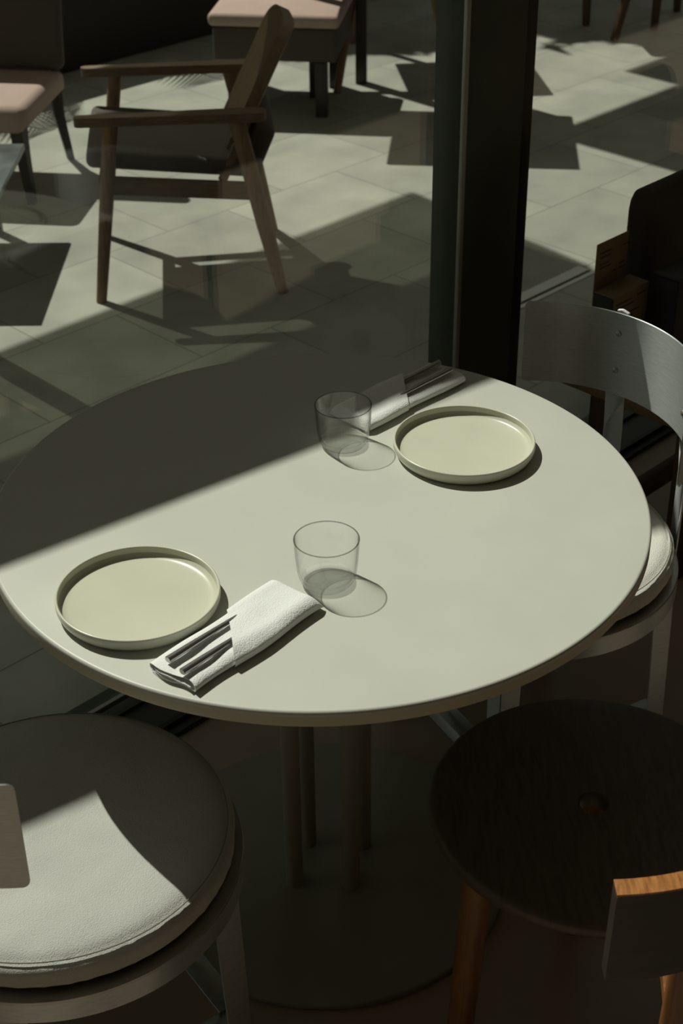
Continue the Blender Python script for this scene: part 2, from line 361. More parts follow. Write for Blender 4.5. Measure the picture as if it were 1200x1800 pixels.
# =================================================================== PLATES
def make_plate():
    bm = bmesh.new(); r = 0.1065; h = 0.021
    prof = [(0, 0.0015), (0.088, 0.0015), (0.091, 0.0), (0.0965, 0.0), (0.1015, 0.0025)] + [(0.1045, 0.007), (r, 0.012), (r, h - 0.0022)]
    prof += arc_pts(r - 0.0019, h - 0.0019, 0.0019, 0, 180, 8) + [(r - 0.0042, 0.012), (0.0992, 0.0085), (0.0965, 0.0068), (0.090, 0.0062), (0.05, 0.006), (0, 0.006)]
    lathe(bm, prof, seg=160)
    return obj('plate', bm, M['plate'])
pl = make_plate(); pl.location = (-0.2335, -0.2475, H)
tag(pl, 'pale green rimmed plate at the near left, beside the napkin roll', 'plate', 'plates on the round table')
p2 = pl.copy(); col.objects.link(p2); p2.location = (0.2155, 0.1370, H); p2.rotation_euler.z = 1.0
tag(p2, 'pale green rimmed plate at the far right of the table', 'plate', 'plates on the round table')

# =================================================================== TUMBLERS
def make_tumbler():
    root = empty('tumbler')
    bm = bmesh.new(); h = 0.068; R = 0.0432
    outer = [(0.0355, 0.006), (0.0378, 0.012), (0.0395, 0.020), (0.0408, 0.032), (0.0420, 0.048), (R, h - 0.0008)]
    inn = [(R - 0.0014, h - 0.0008), (0.0404, 0.048), (0.0391, 0.032), (0.0377, 0.020), (0.0360, 0.0135), (0.033, 0.0105)]
    lathe(bm, outer + inn, seg=96)
    obj('glass_wall', bm, M['tumbler'], root)
    bm = bmesh.new()
    lathe(bm, [(0, 0.001), (0.024, 0.001), (0.027, 0.0), (0.0305, 0.0), (0.0335, 0.0025), (0.0355, 0.006), (0.033, 0.0105), (0.028, 0.0088), (0.018, 0.0075), (0, 0.007)], seg=96)
    bm2 = bmesh.new(); lathe(bm2, arc_pts(R - 0.0007, h - 0.0001, 0.00085, 0, 330, 11), seg=96, closed=True); obj('rim', bm2, M['tumbler_rim'], root)
    gb = obj('glass_base', bm, M['tumbler_base'], root); gb.cycles.is_caustics_caster = True
    return root
g1 = make_tumbler(); g1.location = (0.0105, -0.202, H + 0.0002)
tag(g1, 'empty clear tumbler beside the near napkin', 'glass', 'tumblers on the round table')
g2 = copy_tree(g1); g2.location = (0.0345, 0.161, H + 0.0002); g2.rotation_euler.z = 0.7
tag(g2, 'empty clear tumbler standing left of the far plate', 'glass', 'tumblers on the round table')

# =================================================================== NAPKINS AND CUTLERY
NL, NW, NH = 0.226, 0.078, 0.018
def fnoise(u, v, k=30.0, seed=0.0): return noise.noise(Vector((u * k, v * k, seed)))
def edge_u(v):      # start of the flap: slants across the roll
    return 0.066 + (0.136 - 0.066) * min(1, max(0, v / NW))
def napkin_sec(u, tt, off, seed):
    """closed flattened cross-section, tt 0..1; returns v, z"""
    a = 2 * PI * tt
    c, s_ = math.cos(a), math.sin(a)
    v = NW / 2 + (NW / 2 + off) * math.copysign(abs(c) ** 0.55, c)
    v += 0.0022 * math.sin(u * 38 + seed) * (1 if c < 0 else 0.6) 
    th = NH / 2
    top = s_ > 0
    prof_ = abs(s_) ** 0.75
    vv = v / NW
    hgt = 0.5 + 0.22 * math.exp(-((vv - 0.12) / 0.16) ** 2) + 0.10 * math.exp(-((vv - 0.92) / 0.12) ** 2)
    hgt *= 1.0 + 0.28 * min(1, u / 0.12)
    z = th + (th * 2 * hgt * prof_ * 0.62 + off if top else -th * prof_ )
    if top: z += 0.0016 * fnoise(u, v, 28, seed) * prof_
    if top and off == 0 and u < 0.14:   # hollow where the cutlery lies
        z -= 0.0012 * math.exp(-((vv - 0.45) / 0.25) ** 2)
    # taper of the far folded end
    k = max(0, (u - (NL - 0.010)) / 0.010)
    z = th * 0.55 + (z - th * 0.55) * (1 - 0.55 * k * k)
    return v, max(z, 0.0004)
def make_napkin(seed):
    root = empty('napkin')
    bm = bmesh.new(); nu, nt_ = 70, 72
    rows = []
    for i in range(nu + 1):
        u = NL * i / nu
        row = []
        for k in range(nt_):
            v, z = napkin_sec(u, k / nt_, 0.0, seed)
            du = 0.004 * math.sin(v * 75 + seed) * (1 - i / nu) ** 6
            row.append(bm.verts.new((u + du, v, z)))
        rows.append(row)
    for a, b in zip(rows, rows[1:]):
        for k in range(nt_): bm.faces.new((a[k], a[(k + 1) % nt_], b[(k + 1) % nt_], b[k]))
    bm.faces.new(rows[-1][::-1])
    # turned-in lip and inner sheet at the open end
    prev = rows[0]
    for (inset, du) in ((0.0013, 0.0005), (0.0020, 0.012), (0.0028, 0.03)):
        cur = []
        for k in range(nt_):
            v, z = napkin_sec(0, k / nt_, 0.0, seed)
            cv, cz_ = NW / 2, NH * 0.5
            d = Vector((v - cv, z - cz_)); d.x -= math.copysign(min(abs(d.x), inset * 1.2), d.x); d.y -= math.copysign(min(abs(d.y), inset), d.y)
            cur.append(bm.verts.new((du + 0.004 * math.sin(v * 75 + seed), cv + d.x, cz_ + d.y)))
        for k in range(nt_): bm.faces.new((prev[k], cur[k], cur[(k + 1) % nt_], prev[(k + 1) % nt_]))
        prev = cur
    bm.faces.new(prev)
    o = obj('folded_roll', bm, M['linen'], root)
    bm = bmesh.new(); P_ = []                      # folded layer seen inside the open end
    pts = []
    for i in range(60):
        f = i / 59; v = 0.008 + (NW - 0.018) * (abs(2 * f - 1)); z = 0.0045 + 0.006 * f + 0.0012 * math.sin(f * 17 + seed)
        pts.append((v, z))
    A = [bm.verts.new((-0.002 + 0.003 * math.sin(v * 90), v, z)) for v, z in pts]; B = [bm.verts.new((0.05, v, z)) for v, z in pts]
    for i in range(59): bm.faces.new((A[i], A[i + 1], B[i + 1], B[i]))
    o = obj('inner_fold', bm, M['linen'], root); md = o.modifiers.new('thick', 'SOLIDIFY'); md.thickness = 0.0012; md.offset = 0
    # flap wrapped over the cutlery
    bm = bmesh.new(); rows = []
    nu = 50
    for i in range(nu + 1):
        row = []
        for k in range(nt_):
            v0, z0 = napkin_sec(0.1, k / nt_, 0.0, seed)
            us = edge_u(v0); ue = NL + 0.003
            u = us + (ue - us) * i / nu
            v, z = napkin_sec(u, k / nt_, 0.0032, seed)
            a = 2 * PI * k / nt_
            lift = 0
            if math.sin(a) > 0:
                vv = v / NW
                lift = 0.0042 * math.exp(-((u - us) / 0.06) ** 2) * math.exp(-((vv - 0.45) / 0.33) ** 4) 
                z += lift * math.sin(a) ** 0.3
            row.append(bm.verts.new((u, v, z)))
        rows.append(row)
    for a, b in zip(rows, rows[1:]):
        for k in range(nt_): bm.faces.new((a[k], a[(k + 1) % nt_], b[(k + 1) % nt_], b[k]))
    bm.faces.new(rows[-1][::-1])
    prev = rows[0]; cur = []
    for k, vtx in enumerate(prev):
        cur.append(bm.verts.new((vtx.co.x + 0.012, NW / 2 + (vtx.co.y - NW / 2) * 0.975, NH / 2 + (vtx.co.z - NH / 2) * 0.86)))
    for k in range(nt_): bm.faces.new((prev[k], cur[k], cur[(k + 1) % nt_], prev[(k + 1) % nt_]))
    obj('wrapped_flap', bm, M['linen'], root)
    return root
def make_cutlery():
    bm = bmesh.new(); seg = 20; rows = []
    for u, ry, rz in ((0.0, 0.0044, 0.0036), (0.0008, 0.0052, 0.0044), (0.03, 0.0050, 0.0042), (0.08, 0.0040, 0.0033), (0.115, 0.0032, 0.0024), (0.135, 0.003, 0.0014), (0.145, 0.0025, 0.0010)):
        rows.append([bm.verts.new((u, ry * math.cos(2 * PI * k / seg), rz * math.sin(2 * PI * k / seg) * (1.0))) for k in range(seg)])
    for a, b in zip(rows, rows[1:]):
        for k in range(seg): bm.faces.new((a[k], a[(k + 1) % seg], b[(k + 1) % seg], b[k]))
    bm.faces.new(rows[0]); bm.faces.new(rows[-1][::-1])
    return obj('cutlery', bm, M['steel'])
n1 = make_napkin(0.3); ang1 = math.atan2(0.752, 0.659)
n1.location = (-0.1460, -0.4360, H); n1.rotation_euler.z = ang1
tag(n1, 'white linen napkin roll beside the near plate', 'napkin', 'napkin rolls holding cutlery')
n2 = copy_tree(n1)
ang2 = math.atan2(-0.698, -0.716); n2.location = (0.1785, 0.4060, H); n2.rotation_euler.z = ang2
tag(n2, 'white linen napkin roll behind the far plate', 'napkin', 'napkin rolls holding cutlery')
cut = make_cutlery()
def place_cut(o, base, ang, u, v, z, tilt, lab):
    c, s_ = math.cos(ang), math.sin(ang)
    o.location = (base[0] + u * c - v * s_, base[1] + u * s_ + v * c, H + z)
    o.rotation_euler = (0, -tilt, ang)
    tag(o, lab, 'cutlery', 'cutlery handles in napkins')
k = 0
for (base, ang, who) in (((-0.1460, -0.4360), ang1, 'near napkin roll'), ((0.1785, 0.4060), ang2, 'far napkin roll')):
    for (u, v, side) in ((0.008, 0.0545, 1), (0.003, 0.0245, 0)):
        o = cut if k == 0 else cut.copy()
        if k: col.objects.link(o)
        near = (side == 0) if who.startswith('near') else (side == 1)
        place_cut(o, base, ang, u, v, 0.0225, -0.02, 'steel cutlery handle in the %s, %s' % (who, 'nearer the camera' if near else 'farther from the camera'))
        k += 1

# =================================================================== METAL CHAIRS
def make_metal_chair(cush):
    """facing -x in its own frame: backrest centred on +x"""
    root = empty('metal_chair')
    bm = bmesh.new()
    R = 0.240
    prof = [(0, 0.404), (R - 0.035, 0.404), (R - 0.014, 0.406)] + arc_pts(R - 0.013, 0.420, 0.013, -80, 0, 5) + arc_pts(R - 0.013, 0.433, 0.0135, 0, 62, 5) + \
           [(R - 0.0105, 0.4452), (R - 0.016, 0.4500), (R - 0.025, 0.4528), (R - 0.035, 0.4545)] + [(R - 0.05 - 0.0095 * i, 0.4560 + 0.003 * math.sin(min(1, i / 9) * PI / 2)) for i in range(19)] + [(0, 0.4590)]
    lathe(bm, prof, seg=144)
    for v in bm.verts:
        rr = math.hypot(v.co.x, v.co.y)
        if v.co.z > 0.43:
            v.co.z += (0.0042 * noise.noise(Vector((v.co.x * 8, v.co.y * 8, 0.3))) + 0.0014 * noise.noise(Vector((v.co.x * 22, v.co.y * 30, 1.3)))) * min(1, (R - rr) / 0.04 + .2)
        if rr > R - 0.03:
            a = math.atan2(v.co.y, v.co.x)
            v.co *= 1.0; dr_ = 0.0014 * noise.noise(Vector((math.cos(a) * 22, math.sin(a) * 22, v.co.z * 30)))
            v.co.x += dr_ * math.cos(a); v.co.y += dr_ * math.sin(a)
    c_ = obj('seat_cushion', bm, cush, root); c_.location = (0, 0, 0.004)
    bm = bmesh.new(); pts = []
    for i in range(161):
        a = 2 * PI * i / 160; pts.append(((R - 0.0085) * math.cos(a), (R - 0.0085) * math.sin(a), 0.4492))
    rod(bm, pts, 0.0009, 6, cap=False); obj('seam', bm, M['thread'], c_)
    bm = bmesh.new()
    lathe(bm, [(0, 0.400), (0.2505, 0.400), (0.2505, 0.404), (0.2495, 0.4048), (0, 0.4048)], seg=128)
    obj('seat_plate', bm, M['alu_seat'], root)
    bm = bmesh.new()
    lathe(bm, [(0.2505, 0.368), (0.2505, 0.3998), (0.2475, 0.3998), (0.2475, 0.368)], seg=128, closed=True)
    obj('seat_apron', bm, M['alu'], root)
    # backrest
    bm = bmesh.new(); curved_panel(bm, (0, 0, 0), 0.2425, -62, 62, 0.618, 0.772, 0.003, 56, 0.010)
    br_ = obj('backrest', bm, M['alu'], root)
    for a in (-22, 22):
        for z in (0.665, 0.735):
            for off in (-1,):
                bm = bmesh.new()
                ca, sa = math.cos(math.radians(a)), math.sin(math.radians(a))
                p0 = Vector((ca * 0.2410, sa * 0.2410, z)); p1 = Vector((ca * 0.2375, sa * 0.2375, z))
                rod(bm, [p0, p0.lerp(p1, .5), p1], [0.0054, 0.0052, 0.0026], 16); obj('rivet', bm, M['alu_seat'], br_)
        # flat upright strip behind the backrest, down to the seat apron
        bm = bmesh.new(); ca, sa = math.cos(math.radians(a)), math.sin(math.radians(a))
        tang = Vector((-sa, ca, 0)); rad = Vector((ca, sa, 0))
        rr = [(0.252, 0.372), (0.2535, 0.42), (0.2535, 0.55), (0.2470, 0.63), (0.2465, 0.755)]
        A = []
        for r_, z in rr:
            A.append([bm.verts.new(rad * (r_ + o_) + tang * w2 + Vector((0, 0, z))) for (o_, w2) in ((-0.0015, -0.018), (-0.0015, 0.018), (0.0015, 0.018), (0.0015, -0.018))])
        for x, y in zip(A, A[1:]):
            for q in range(4): bm.faces.new((x[q], x[(q + 1) % 4], y[(q + 1) % 4], y[q]))
        bm.faces.new(A[0][::-1]); bm.faces.new(A[-1]); bevel_all(bm, 0.0004); obj('upright', bm, M['alu'], root)
    # angle-profile legs
    for a in (-45, 45, 135, 225):
        ca, sa = math.cos(math.radians(a)), math.sin(math.radians(a))
        rad = Vector((ca, sa, 0)); tang = Vector((-sa, ca, 0))
        bm = bmesh.new()
        for (d, nrm) in ((1, 0), (0, 1)):
            # two blades meeting at the outer corner
            u_ = (tang * 0.7071 - rad * 0.7071) if d else (-tang * 0.7071 - rad * 0.7071)
            n_ = (-tang * 0.7071 - rad * 0.7071) if d else (tang * 0.7071 - rad * 0.7071)
            corner = rad * 0.2465
            lo = corner + rad * 0.012
            pts = []
            for base, z in ((lo, 0.0), (corner, 0.399)):
                ww = 0.034 if z < 0.1 else 0.040
                pts.append([bm.verts.new(base + u_ * x + n_ * y + Vector((0, 0, z))) for x, y in ((0, 0), (ww, 0), (ww, 0.003), (0, 0.003))])
            for q in range(4): bm.faces.new((pts[0][q], pts[0][(q + 1) % 4], pts[1][(q + 1) % 4], pts[1][q]))
            bm.faces.new(pts[0][::-1]); bm.faces.new(pts[1])
        obj('leg', bm, M['alu'], root)
    for y in (-1, 1):
        bm = bmesh.new(); box(bm, (0, y * 0.168, 0.105), (0.335, 0.004, 0.03), 0, 0.001); box(bm, (0, y * 0.158, 0.119), (0.335, 0.024, 0.003), 0, 0.0008)
        obj('side_stretcher', bm, M['alu'], root)
    bm = bmesh.new(); box(bm, (-0.165, 0, 0.1245), (0.036, 0.30, 0.004), 0, 0.001); box(bm, (-0.181, 0, 0.112), (0.003, 0.30, 0.028), 0, 0.001)
    obj('footrest', bm, M['alu'], root)
    return root
mc = make_metal_chair(M['cushion_w']); mc.location = (0.358, 0.334, 0); mc.rotation_euler.z = math.radians(29)
tag(mc, 'brushed aluminium chair tucked in at the right, its curved riveted back in view', 'chair', 'aluminium chairs at the round table')
mc2 = copy_tree(mc); mc2.location = (-0.357, -0.366, 0); mc2.rotation_euler.z = math.radians(215)
tag(mc2, 'aluminium chair with a round canvas cushion, its seat filling the lower left corner', 'chair', 'aluminium chairs at the round table')
for ch in [x for x in bpy.data.objects if x.parent == mc2 and x.name.startswith('seat_cushion')]:
    ch.data = ch.data.copy(); ch.data.materials[0] = M['cushion']
_o = Matrix.Rotation(-math.radians(215), 3, 'Z') @ Vector((0.004, -0.024, 0))
for ch in [x for x in bpy.data.objects if x.parent == mc2 and x.name.split('.')[0] in ('backrest', 'upright')]: ch.location = _o
# small white cloth corner behind the aluminium backrest
bm = bmesh.new(); 
q0 = Vector((0.358, 0.334, 0))
def rp(a, r, z): return q0 + Vector((r * math.cos(math.radians(a)), r * math.sin(math.radians(a)), z))
rows = []
for i in range(9):
    a = 48 + 5.0 * i / 8; hz = 0.776 - 0.004 * abs(i - 5) / 5
    rows.append([rp(a, 0.2450, hz), rp(a, 0.2500, hz + 0.001), rp(a + .5, 0.2535, hz - 0.02), rp(a + 1, 0.2540, 0.70)])
vv = [[bm.verts.new(x) for x in r] for r in rows]
for a, b in zip(vv, vv[1:]):
    for j in range(3): bm.faces.new((a[j], a[j + 1], b[j + 1], b[j]))
cl = obj('cloth', bm, M['linen']); md = cl.modifiers.new('thick', 'SOLIDIFY'); md.thickness = 0.001; md.offset = 1
tag(cl, 'small white cloth hung behind the aluminium chair back, only its corner showing', 'cloth')

# =================================================================== WOODEN CHAIR
wc = empty('wooden_chair', (0.367, -0.327, 0)); tag(wc, 'dark wooden chair with a round seat and an orange edged curved back, lower right corner', 'chair')
bm = bmesh.new(); R = 0.223; hr = 0.0185
lathe(bm, [(hr, 0.424), (R - 0.012, 0.424)] + arc_pts(R - 0.012, 0.436, 0.012, -80, 0, 5) + arc_pts(R - 0.009, 0.441, 0.009, 10, 90, 4) + [(R - 0.03, 0.4495), (0.06, 0.4475), (hr + 0.003, 0.4485), (hr, 0.446)], seg=128, closed=True)
obj('seat', bm, M['walnut'], wc)
def lrod(name, a, b, r0, r1, m):
    bm = bmesh.new(); o = Vector((0.367, -0.327, 0)); rod(bm, [Vector(a) - o, (Vector(a) - o).lerp(Vector(b) - o, 0.5), Vector(b) - o], [r0, (r0 + r1) / 2, r1], 24); return obj(name, bm, m, wc)
legs = [((0.205, -0.425, 0.424), (0.180, -0.455, 0)), ((0.405, -0.190, 0.424), (0.395, -0.140, 0)), ((0.530, -0.345, 0.424), (0.560, -0.35, 0))]
for a, b in legs: lrod('leg', a, b, 0.021, 0.017, M['iroko_leg'])
CB = Vector((0.3100, -0.3877, 0)); RB = 0.311
pb = CB + Vector((math.cos(math.radians(-67)), math.sin(math.radians(-67)), 0)) * (RB - 0.022)
lrod('leg', (pb.x, pb.y + 0.004, 0.60), (pb.x - 0.012, pb.y - 0.005, 0), 0.016, 0.019, M['iroko_leg'])
pb2 = CB + Vector((math.cos(math.radians(-22)), math.sin(math.radians(-22)), 0)) * (RB - 0.022)
lrod('leg', (pb2.x, pb2.y, 0.60), (pb2.x + 0.02, pb2.y, 0), 0.016, 0.019, M['iroko_leg'])
lrod('stretcher', (0.185, -0.445, 0.13), (pb.x - 0.01, pb.y, 0.13), 0.010, 0.010, M['iroko_leg'])
lrod('stretcher', (0.398, -0.16, 0.16), (0.552, -0.345, 0.16), 0.010, 0.010, M['iroko_leg'])
bm = bmesh.new(); oo = Vector((0.367, -0.327, 0))
beam(bm, Vector((0.44, -0.49, 0.41)) - oo, Vector((pb.x, pb.y, 0.41)) - oo, 0.03, 0.024); obj('seat_bearer', bm, M['iroko_leg'], wc)
bm = bmesh.new(); curved_panel(bm, CB - oo, RB, -88.8, -4, 0.54, 0.682, 0.022, 40, 0.003, lean=0.05); bevel_all(bm, 0.0015, 2)
br2 = obj('backrest', bm, wood_mat('dark walnut back', (0.022, 0.017, 0.012), (0.042, 0.032, 0.022), 8, (2, 2, 12), 0.55), wc)
bm = bmesh.new(); curved_panel(bm, CB - oo, RB + 0.007, -88.8, -4, 0.6822, 0.6852, 0.0225, 40, 0.0005); 
obj('backrest_cap', bm, M['iroko'], wc)['label'] = 'orange wood top edge'

# =================================================================== BENCH WITH BOX, RIGHT
bs = empty('window_bench', W(2.2, 0.25, 0)); tag(bs, 'oiled wooden bench along the window behind the aluminium chair', 'bench')
def bb(name, s0, s1, n0, n1, z0, z1, m, bev=0.003, par=None, org=(2.2, 0.25)):
    bm = bmesh.new(); box(bm, W((s0 + s1) / 2 - org[0], (n0 + n1) / 2 - org[1], (z0 + z1) / 2), (s1 - s0, n1 - n0, z1 - z0), FA, bev); return obj(name, bm, m, par)
bb('bench_top', 1.05, 3.2, 0.02, 0.36, 0.39, 0.425, M['benchwood'], par=bs)
for s_ in (1.11, 2.2, 3.1):
    for n_ in (0.06, 0.28): bb('leg', s_, s_ + 0.045, n_, n_ + 0.045, 0.0, 0.3895, M['darkleg'], par=bs)
bb('stretcher', 1.12, 3.14, 0.20, 0.23, 0.12, 0.16, M['darkleg'], par=bs)
# upholstered back cushion
bm = bmesh.new(); box(bm, (0, 0, 0.188), (0.80, 0.06, 0.376), 0, 0.0295, seg=6)
for v in bm.verts:
    k_ = max(0, abs(v.co.x) - 0.29) / 0.11
    if v.co.z > 0.2: v.co.z -= 0.09 * (1 - math.sqrt(max(0, 1 - min(1, k_) ** 2)))
uc = obj('back_cushion', bm, M['brownfab']); uc.location = W(1.615, 0.328, 0.4255); uc.rotation_euler.z = FA
tag(uc, 'large dark brown upholstered cushion with rounded corners standing on the bench', 'cushion')
bx = empty('menu_box', W(1.104, 0.268, 0.4255), FA); tag(bx, 'brown card box with a printed card standing up behind it, on the bench', 'box')
def lbox(name, c, size, m, par, bev=0.001):
    bm = bmesh.new(); box(bm, c, size, 0, bev); return obj(name, bm, m, par)
lbox('box_body', (0, 0.0, 0.0985), (0.118, 0.05, 0.197), M['card'], bx, 0.002)
lbox('box_end', (-0.0605, 0.0, 0.0985), (0.003, 0.047, 0.192), M['black'], bx)
cd = lbox('menu_card', (-0.006, 0.027, 0.147), (0.104, 0.002, 0.294), M['card'], bx, 0.0005)
random.seed(4)
for (x0, z0, wd) in ((-0.045, 0.190, 0.036), (-0.045, 0.180, 0.034), (0.03, 0.187, 0.026), (-0.045, 0.165, 0.03), (-0.045, 0.157, 0.036), (0.0, 0.14, 0.01), (0.02, 0.14, 0.022), (0.02, 0.15, 0.02)):
    lbox('printed_line', (x0 + wd / 2, 0.0256, z0 + 0.082), (wd, 0.0006, 0.0025), M['ink'], cd, 0)
for (x0, z0, wd) in ((-0.05, 0.098, 0.05), (-0.05, 0.088, 0.06), (0.02, 0.100, 0.026), (-0.05, 0.070, 0.08), (-0.05, 0.06, 0.06)):
    lbox('printed_line', (x0 + wd / 2, -0.0254, z0 + 0.08), (wd, 0.0006, 0.003), M['ink'], bx, 0)
bk = empty('black_bin', W(1.215, 0.195, 0.4255), FA); tag(bk, 'black open topped container on the bench beside the card box', 'container')
lbox('container_body', (0, 0, 0.11), (0.13, 0.06, 0.22), M['black'], bk, 0.006)
lbox('container_rim', (0, 0, 0.2235), (0.136, 0.066, 0.007), M['frame2'], bk, 0.003)

# =================================================================== OUTDOOR ARMCHAIR
YA = math.atan2(0.093, 0.995)
ac = empty('outdoor_armchair', (-0.42, 2.545, 0), YA); tag(ac, 'wooden lounge armchair with brown seat pad on the paving outside', 'armchair')
# local frame: -x is the front, y across
def L2(x, y):     # world point to chair frame
    v = Vector((x + 0.42, y - 2.545, 0)); v.rotate(Matrix.Rotation(-YA, 3, 'Z')); return v
AZ = 0.535
for sgn in (-1, 1):
    fy = -0.235 if sgn < 0 else 0.235
    # front leg, rear leg
    bm = bmesh.new(); f0 = Vector((-0.272, fy * 1.06, 0)); f1 = Vector((-0.200, fy, AZ - 0.01))
    rod(bm, [f0, f0.lerp(f1, .5), f1], [0.0155, 0.020, 0.021], 20); obj('front_leg', bm, M['teak_leg'], ac)
    bm = bmesh.new(); r0 = Vector((0.262, fy * 1.04, 0)); r1 = Vector((0.148, fy, AZ - 0.01))
    rod(bm, [r0, r0.lerp(r1, .4), r1], [0.0165, 0.024, 0.024], 20); obj('rear_leg', bm, M['teak_leg'], ac)
    # armrest: long tapered board with round ends
    bm = bmesh.new(); pts = []
    L0, L1 = -0.300, 0.232
    for i in range(9): a = PI / 2 + PI * i / 8; pts.append((L0 + 0.016 + 0.016 * math.cos(a), fy + 0.016 * math.sin(a)))
    for i in range(9): a = -PI / 2 + PI * i / 8; pts.append((L1 - 0.028 + 0.028 * math.cos(a), fy + 0.028 * math.sin(a)))
    prism(bm, pts, AZ - 0.012, AZ + 0.014); bevel_all(bm, 0.006, 3, 50); ar = obj('armrest', bm, M['teak'], ac)
    # side rail
    bm = bmesh.new(); beam(bm, (-0.235, fy * 0.98, 0.350), (0.195, fy * 0.98, 0.312), 0.024, 0.05, 0.004); obj('side_rail', bm, M['teak'], ac)
for x, z in ((-0.235, 0.350), (0.185, 0.313)):
    bm = bmesh.new(); beam(bm, (x, -0.235, z), (x, 0.235, z), 0.022, 0.045, 0.004); obj('cross_rail', bm, M['teak'], ac)
bm = bmesh.new(); R_ = Matrix.Rotation(math.radians(6), 3, 'Y'); box(bm, (-0.03, 0, 0.392), (0.50, 0.42, 0.055), 0, 0.02, rot=R_, seg=4); obj('seat_pad', bm, M['brownfab'], ac)
bm = bmesh.new()       # back cushion, bulging behind the rear leg
R_ = Matrix.Rotation(math.radians(24), 3, 'Y'); box(bm, (0.205, 0, 0.405), (0.06, 0.36, 0.17), 0, 0.026, rot=R_, seg=4); obj('back_pad', bm, M['brownfab'], ac)
bm = bmesh.new()       # wooden back board with rounded top, curved across
tilt = math.radians(26); base = Vector((0.150, 0, 0.40)); upv = Vector((math.sin(tilt), 0, math.cos(tilt))); nv = Vector((math.cos(tilt), 0, -math.sin(tilt)))
HB, WB, RC = 0.375, 0.165, 0.07
def bcol(off):
    G = []
    for i in range(25):
        a = WB * math.sin(PI / 2 * (i / 12 - 1)); e = max(0, abs(a) - (WB - RC)); top_ = HB - (RC - math.sqrt(max(0, RC ** 2 - e ** 2)))
        G.append([bm.verts.new(base + upv * (top_ * j / 10) + Vector((0, a, 0)) + nv * (off - 0.8 * a * a)) for j in range(11)])
    return G
A = bcol(-0.016); B = bcol(0.018)
for i in range(24):
    for j in range(10):
        bm.faces.new((A[i][j], A[i + 1][j], A[i + 1][j + 1], A[i][j + 1])); bm.faces.new((B[i][j], B[i][j + 1], B[i + 1][j + 1], B[i + 1][j]))
    bm.faces.new((A[i][0], B[i][0], B[i + 1][0], A[i + 1][0])); bm.faces.new((A[i][10], A[i + 1][10], B[i + 1][10], B[i][10]))
for j in range(10):
    bm.faces.new((A[0][j], A[0][j + 1], B[0][j + 1], B[0][j])); bm.faces.new((A[24][j], B[24][j], B[24][j + 1], A[24][j + 1]))
bevel_all(bm, 0.005, 2, 50)
obj('back_board', bm, wood_mat('teak back', (0.14, 0.10, 0.06), (0.22, 0.15, 0.09), 9, (4, 12, 1.2), 0.65), ac)
bm = bmesh.new(); beam(bm, (0.10, -0.2, 0.335), (0.17, -0.2, 0.48), 0.02, 0.025); obj('back_bracket', bm, M['teak'], ac)
bm = bmesh.new(); beam(bm, (0.10, 0.2, 0.335), (0.17, 0.2, 0.48), 0.02, 0.025); obj('back_bracket', bm, M['teak'], ac)

# =================================================================== ROSE LOUNGE CHAIRS
def make_lounge(seat_m, back_m):
    """faces -y, origin between feet; width along x 0.52"""
    root = empty('lounge_chair')
    bm = bmesh.new(); box(bm, (0, 0, 0.29), (0.54, 0.46, 0.10), 0, 0.035, seg=5)
    for v in bm.verts:
        if v.co.z < 0.27: v.co.x *= 0.93; v.co.y *= 0.93
    obj('seat', bm, seat_m, root)
    bm = bmesh.new(); R_ = Matrix.Rotation(math.radians(-10), 3, 'X'); box(bm, (0, 0.235, 0.60), (0.56, 0.055, 0.52), 0, 0.022, rot=R_, seg=4)
    obj('backrest', bm, back_m, root)
    for sx in (-1, 1):
        bm = bmesh.new(); rod(bm, [(sx * 0.245, -0.19, 0), (sx * 0.225, -0.17, 0.15), (sx * 0.21, -0.15, 0.27)], [0.018, 0.026, 0.034], 4); obj('front_leg', bm, M['blackwood'], root)
        bm = bmesh.new(); rod(bm, [(sx * 0.25, 0.25, 0), (sx * 0.24, 0.20, 0.18), (sx * 0.235, 0.20, 0.34)], [0.016, 0.024, 0.026], 4); obj('rear_leg', bm, M['blackwood'], root)
    return root
lc = make_lounge(M['pinkfab'], M['brownfab']); lc.location = (-1.215, 3.285, 0); lc.rotation_euler.z = math.radians(-8)
tag(lc, 'low lounge chair with a dusty rose seat outside at the upper left', 'chair', 'rose lounge chairs outdoors')
# stool-bench with rose cushion at the top
lb = empty('rose_bench', (-0.175, 4.16, 0), math.radians(-8)); tag(lb, 'low rose topped bench on black legs outdoors at the top of the frame', 'bench')
bm = bmesh.new(); box(bm, (0, 0, 0.365), (0.50, 0.46, 0.05), 0, 0.02, seg=4); obj('seat_pad', bm, M['pinkfab'], lb)
bm = bmesh.new(); box(bm, (0, 0, 0.275), (0.47, 0.43, 0.125), 0, 0.01); obj('apron', bm, M['brownfab'], lb)
for sx in (-1, 1):
    for sy in (-1, 1):
        bm = bmesh.new(); box(bm, (sx * 0.170 + 0.005, sy * 0.185, 0.105), (0.045, 0.045, 0.21), 0, 0.003); obj('leg', bm, M['blackwood'], lb)
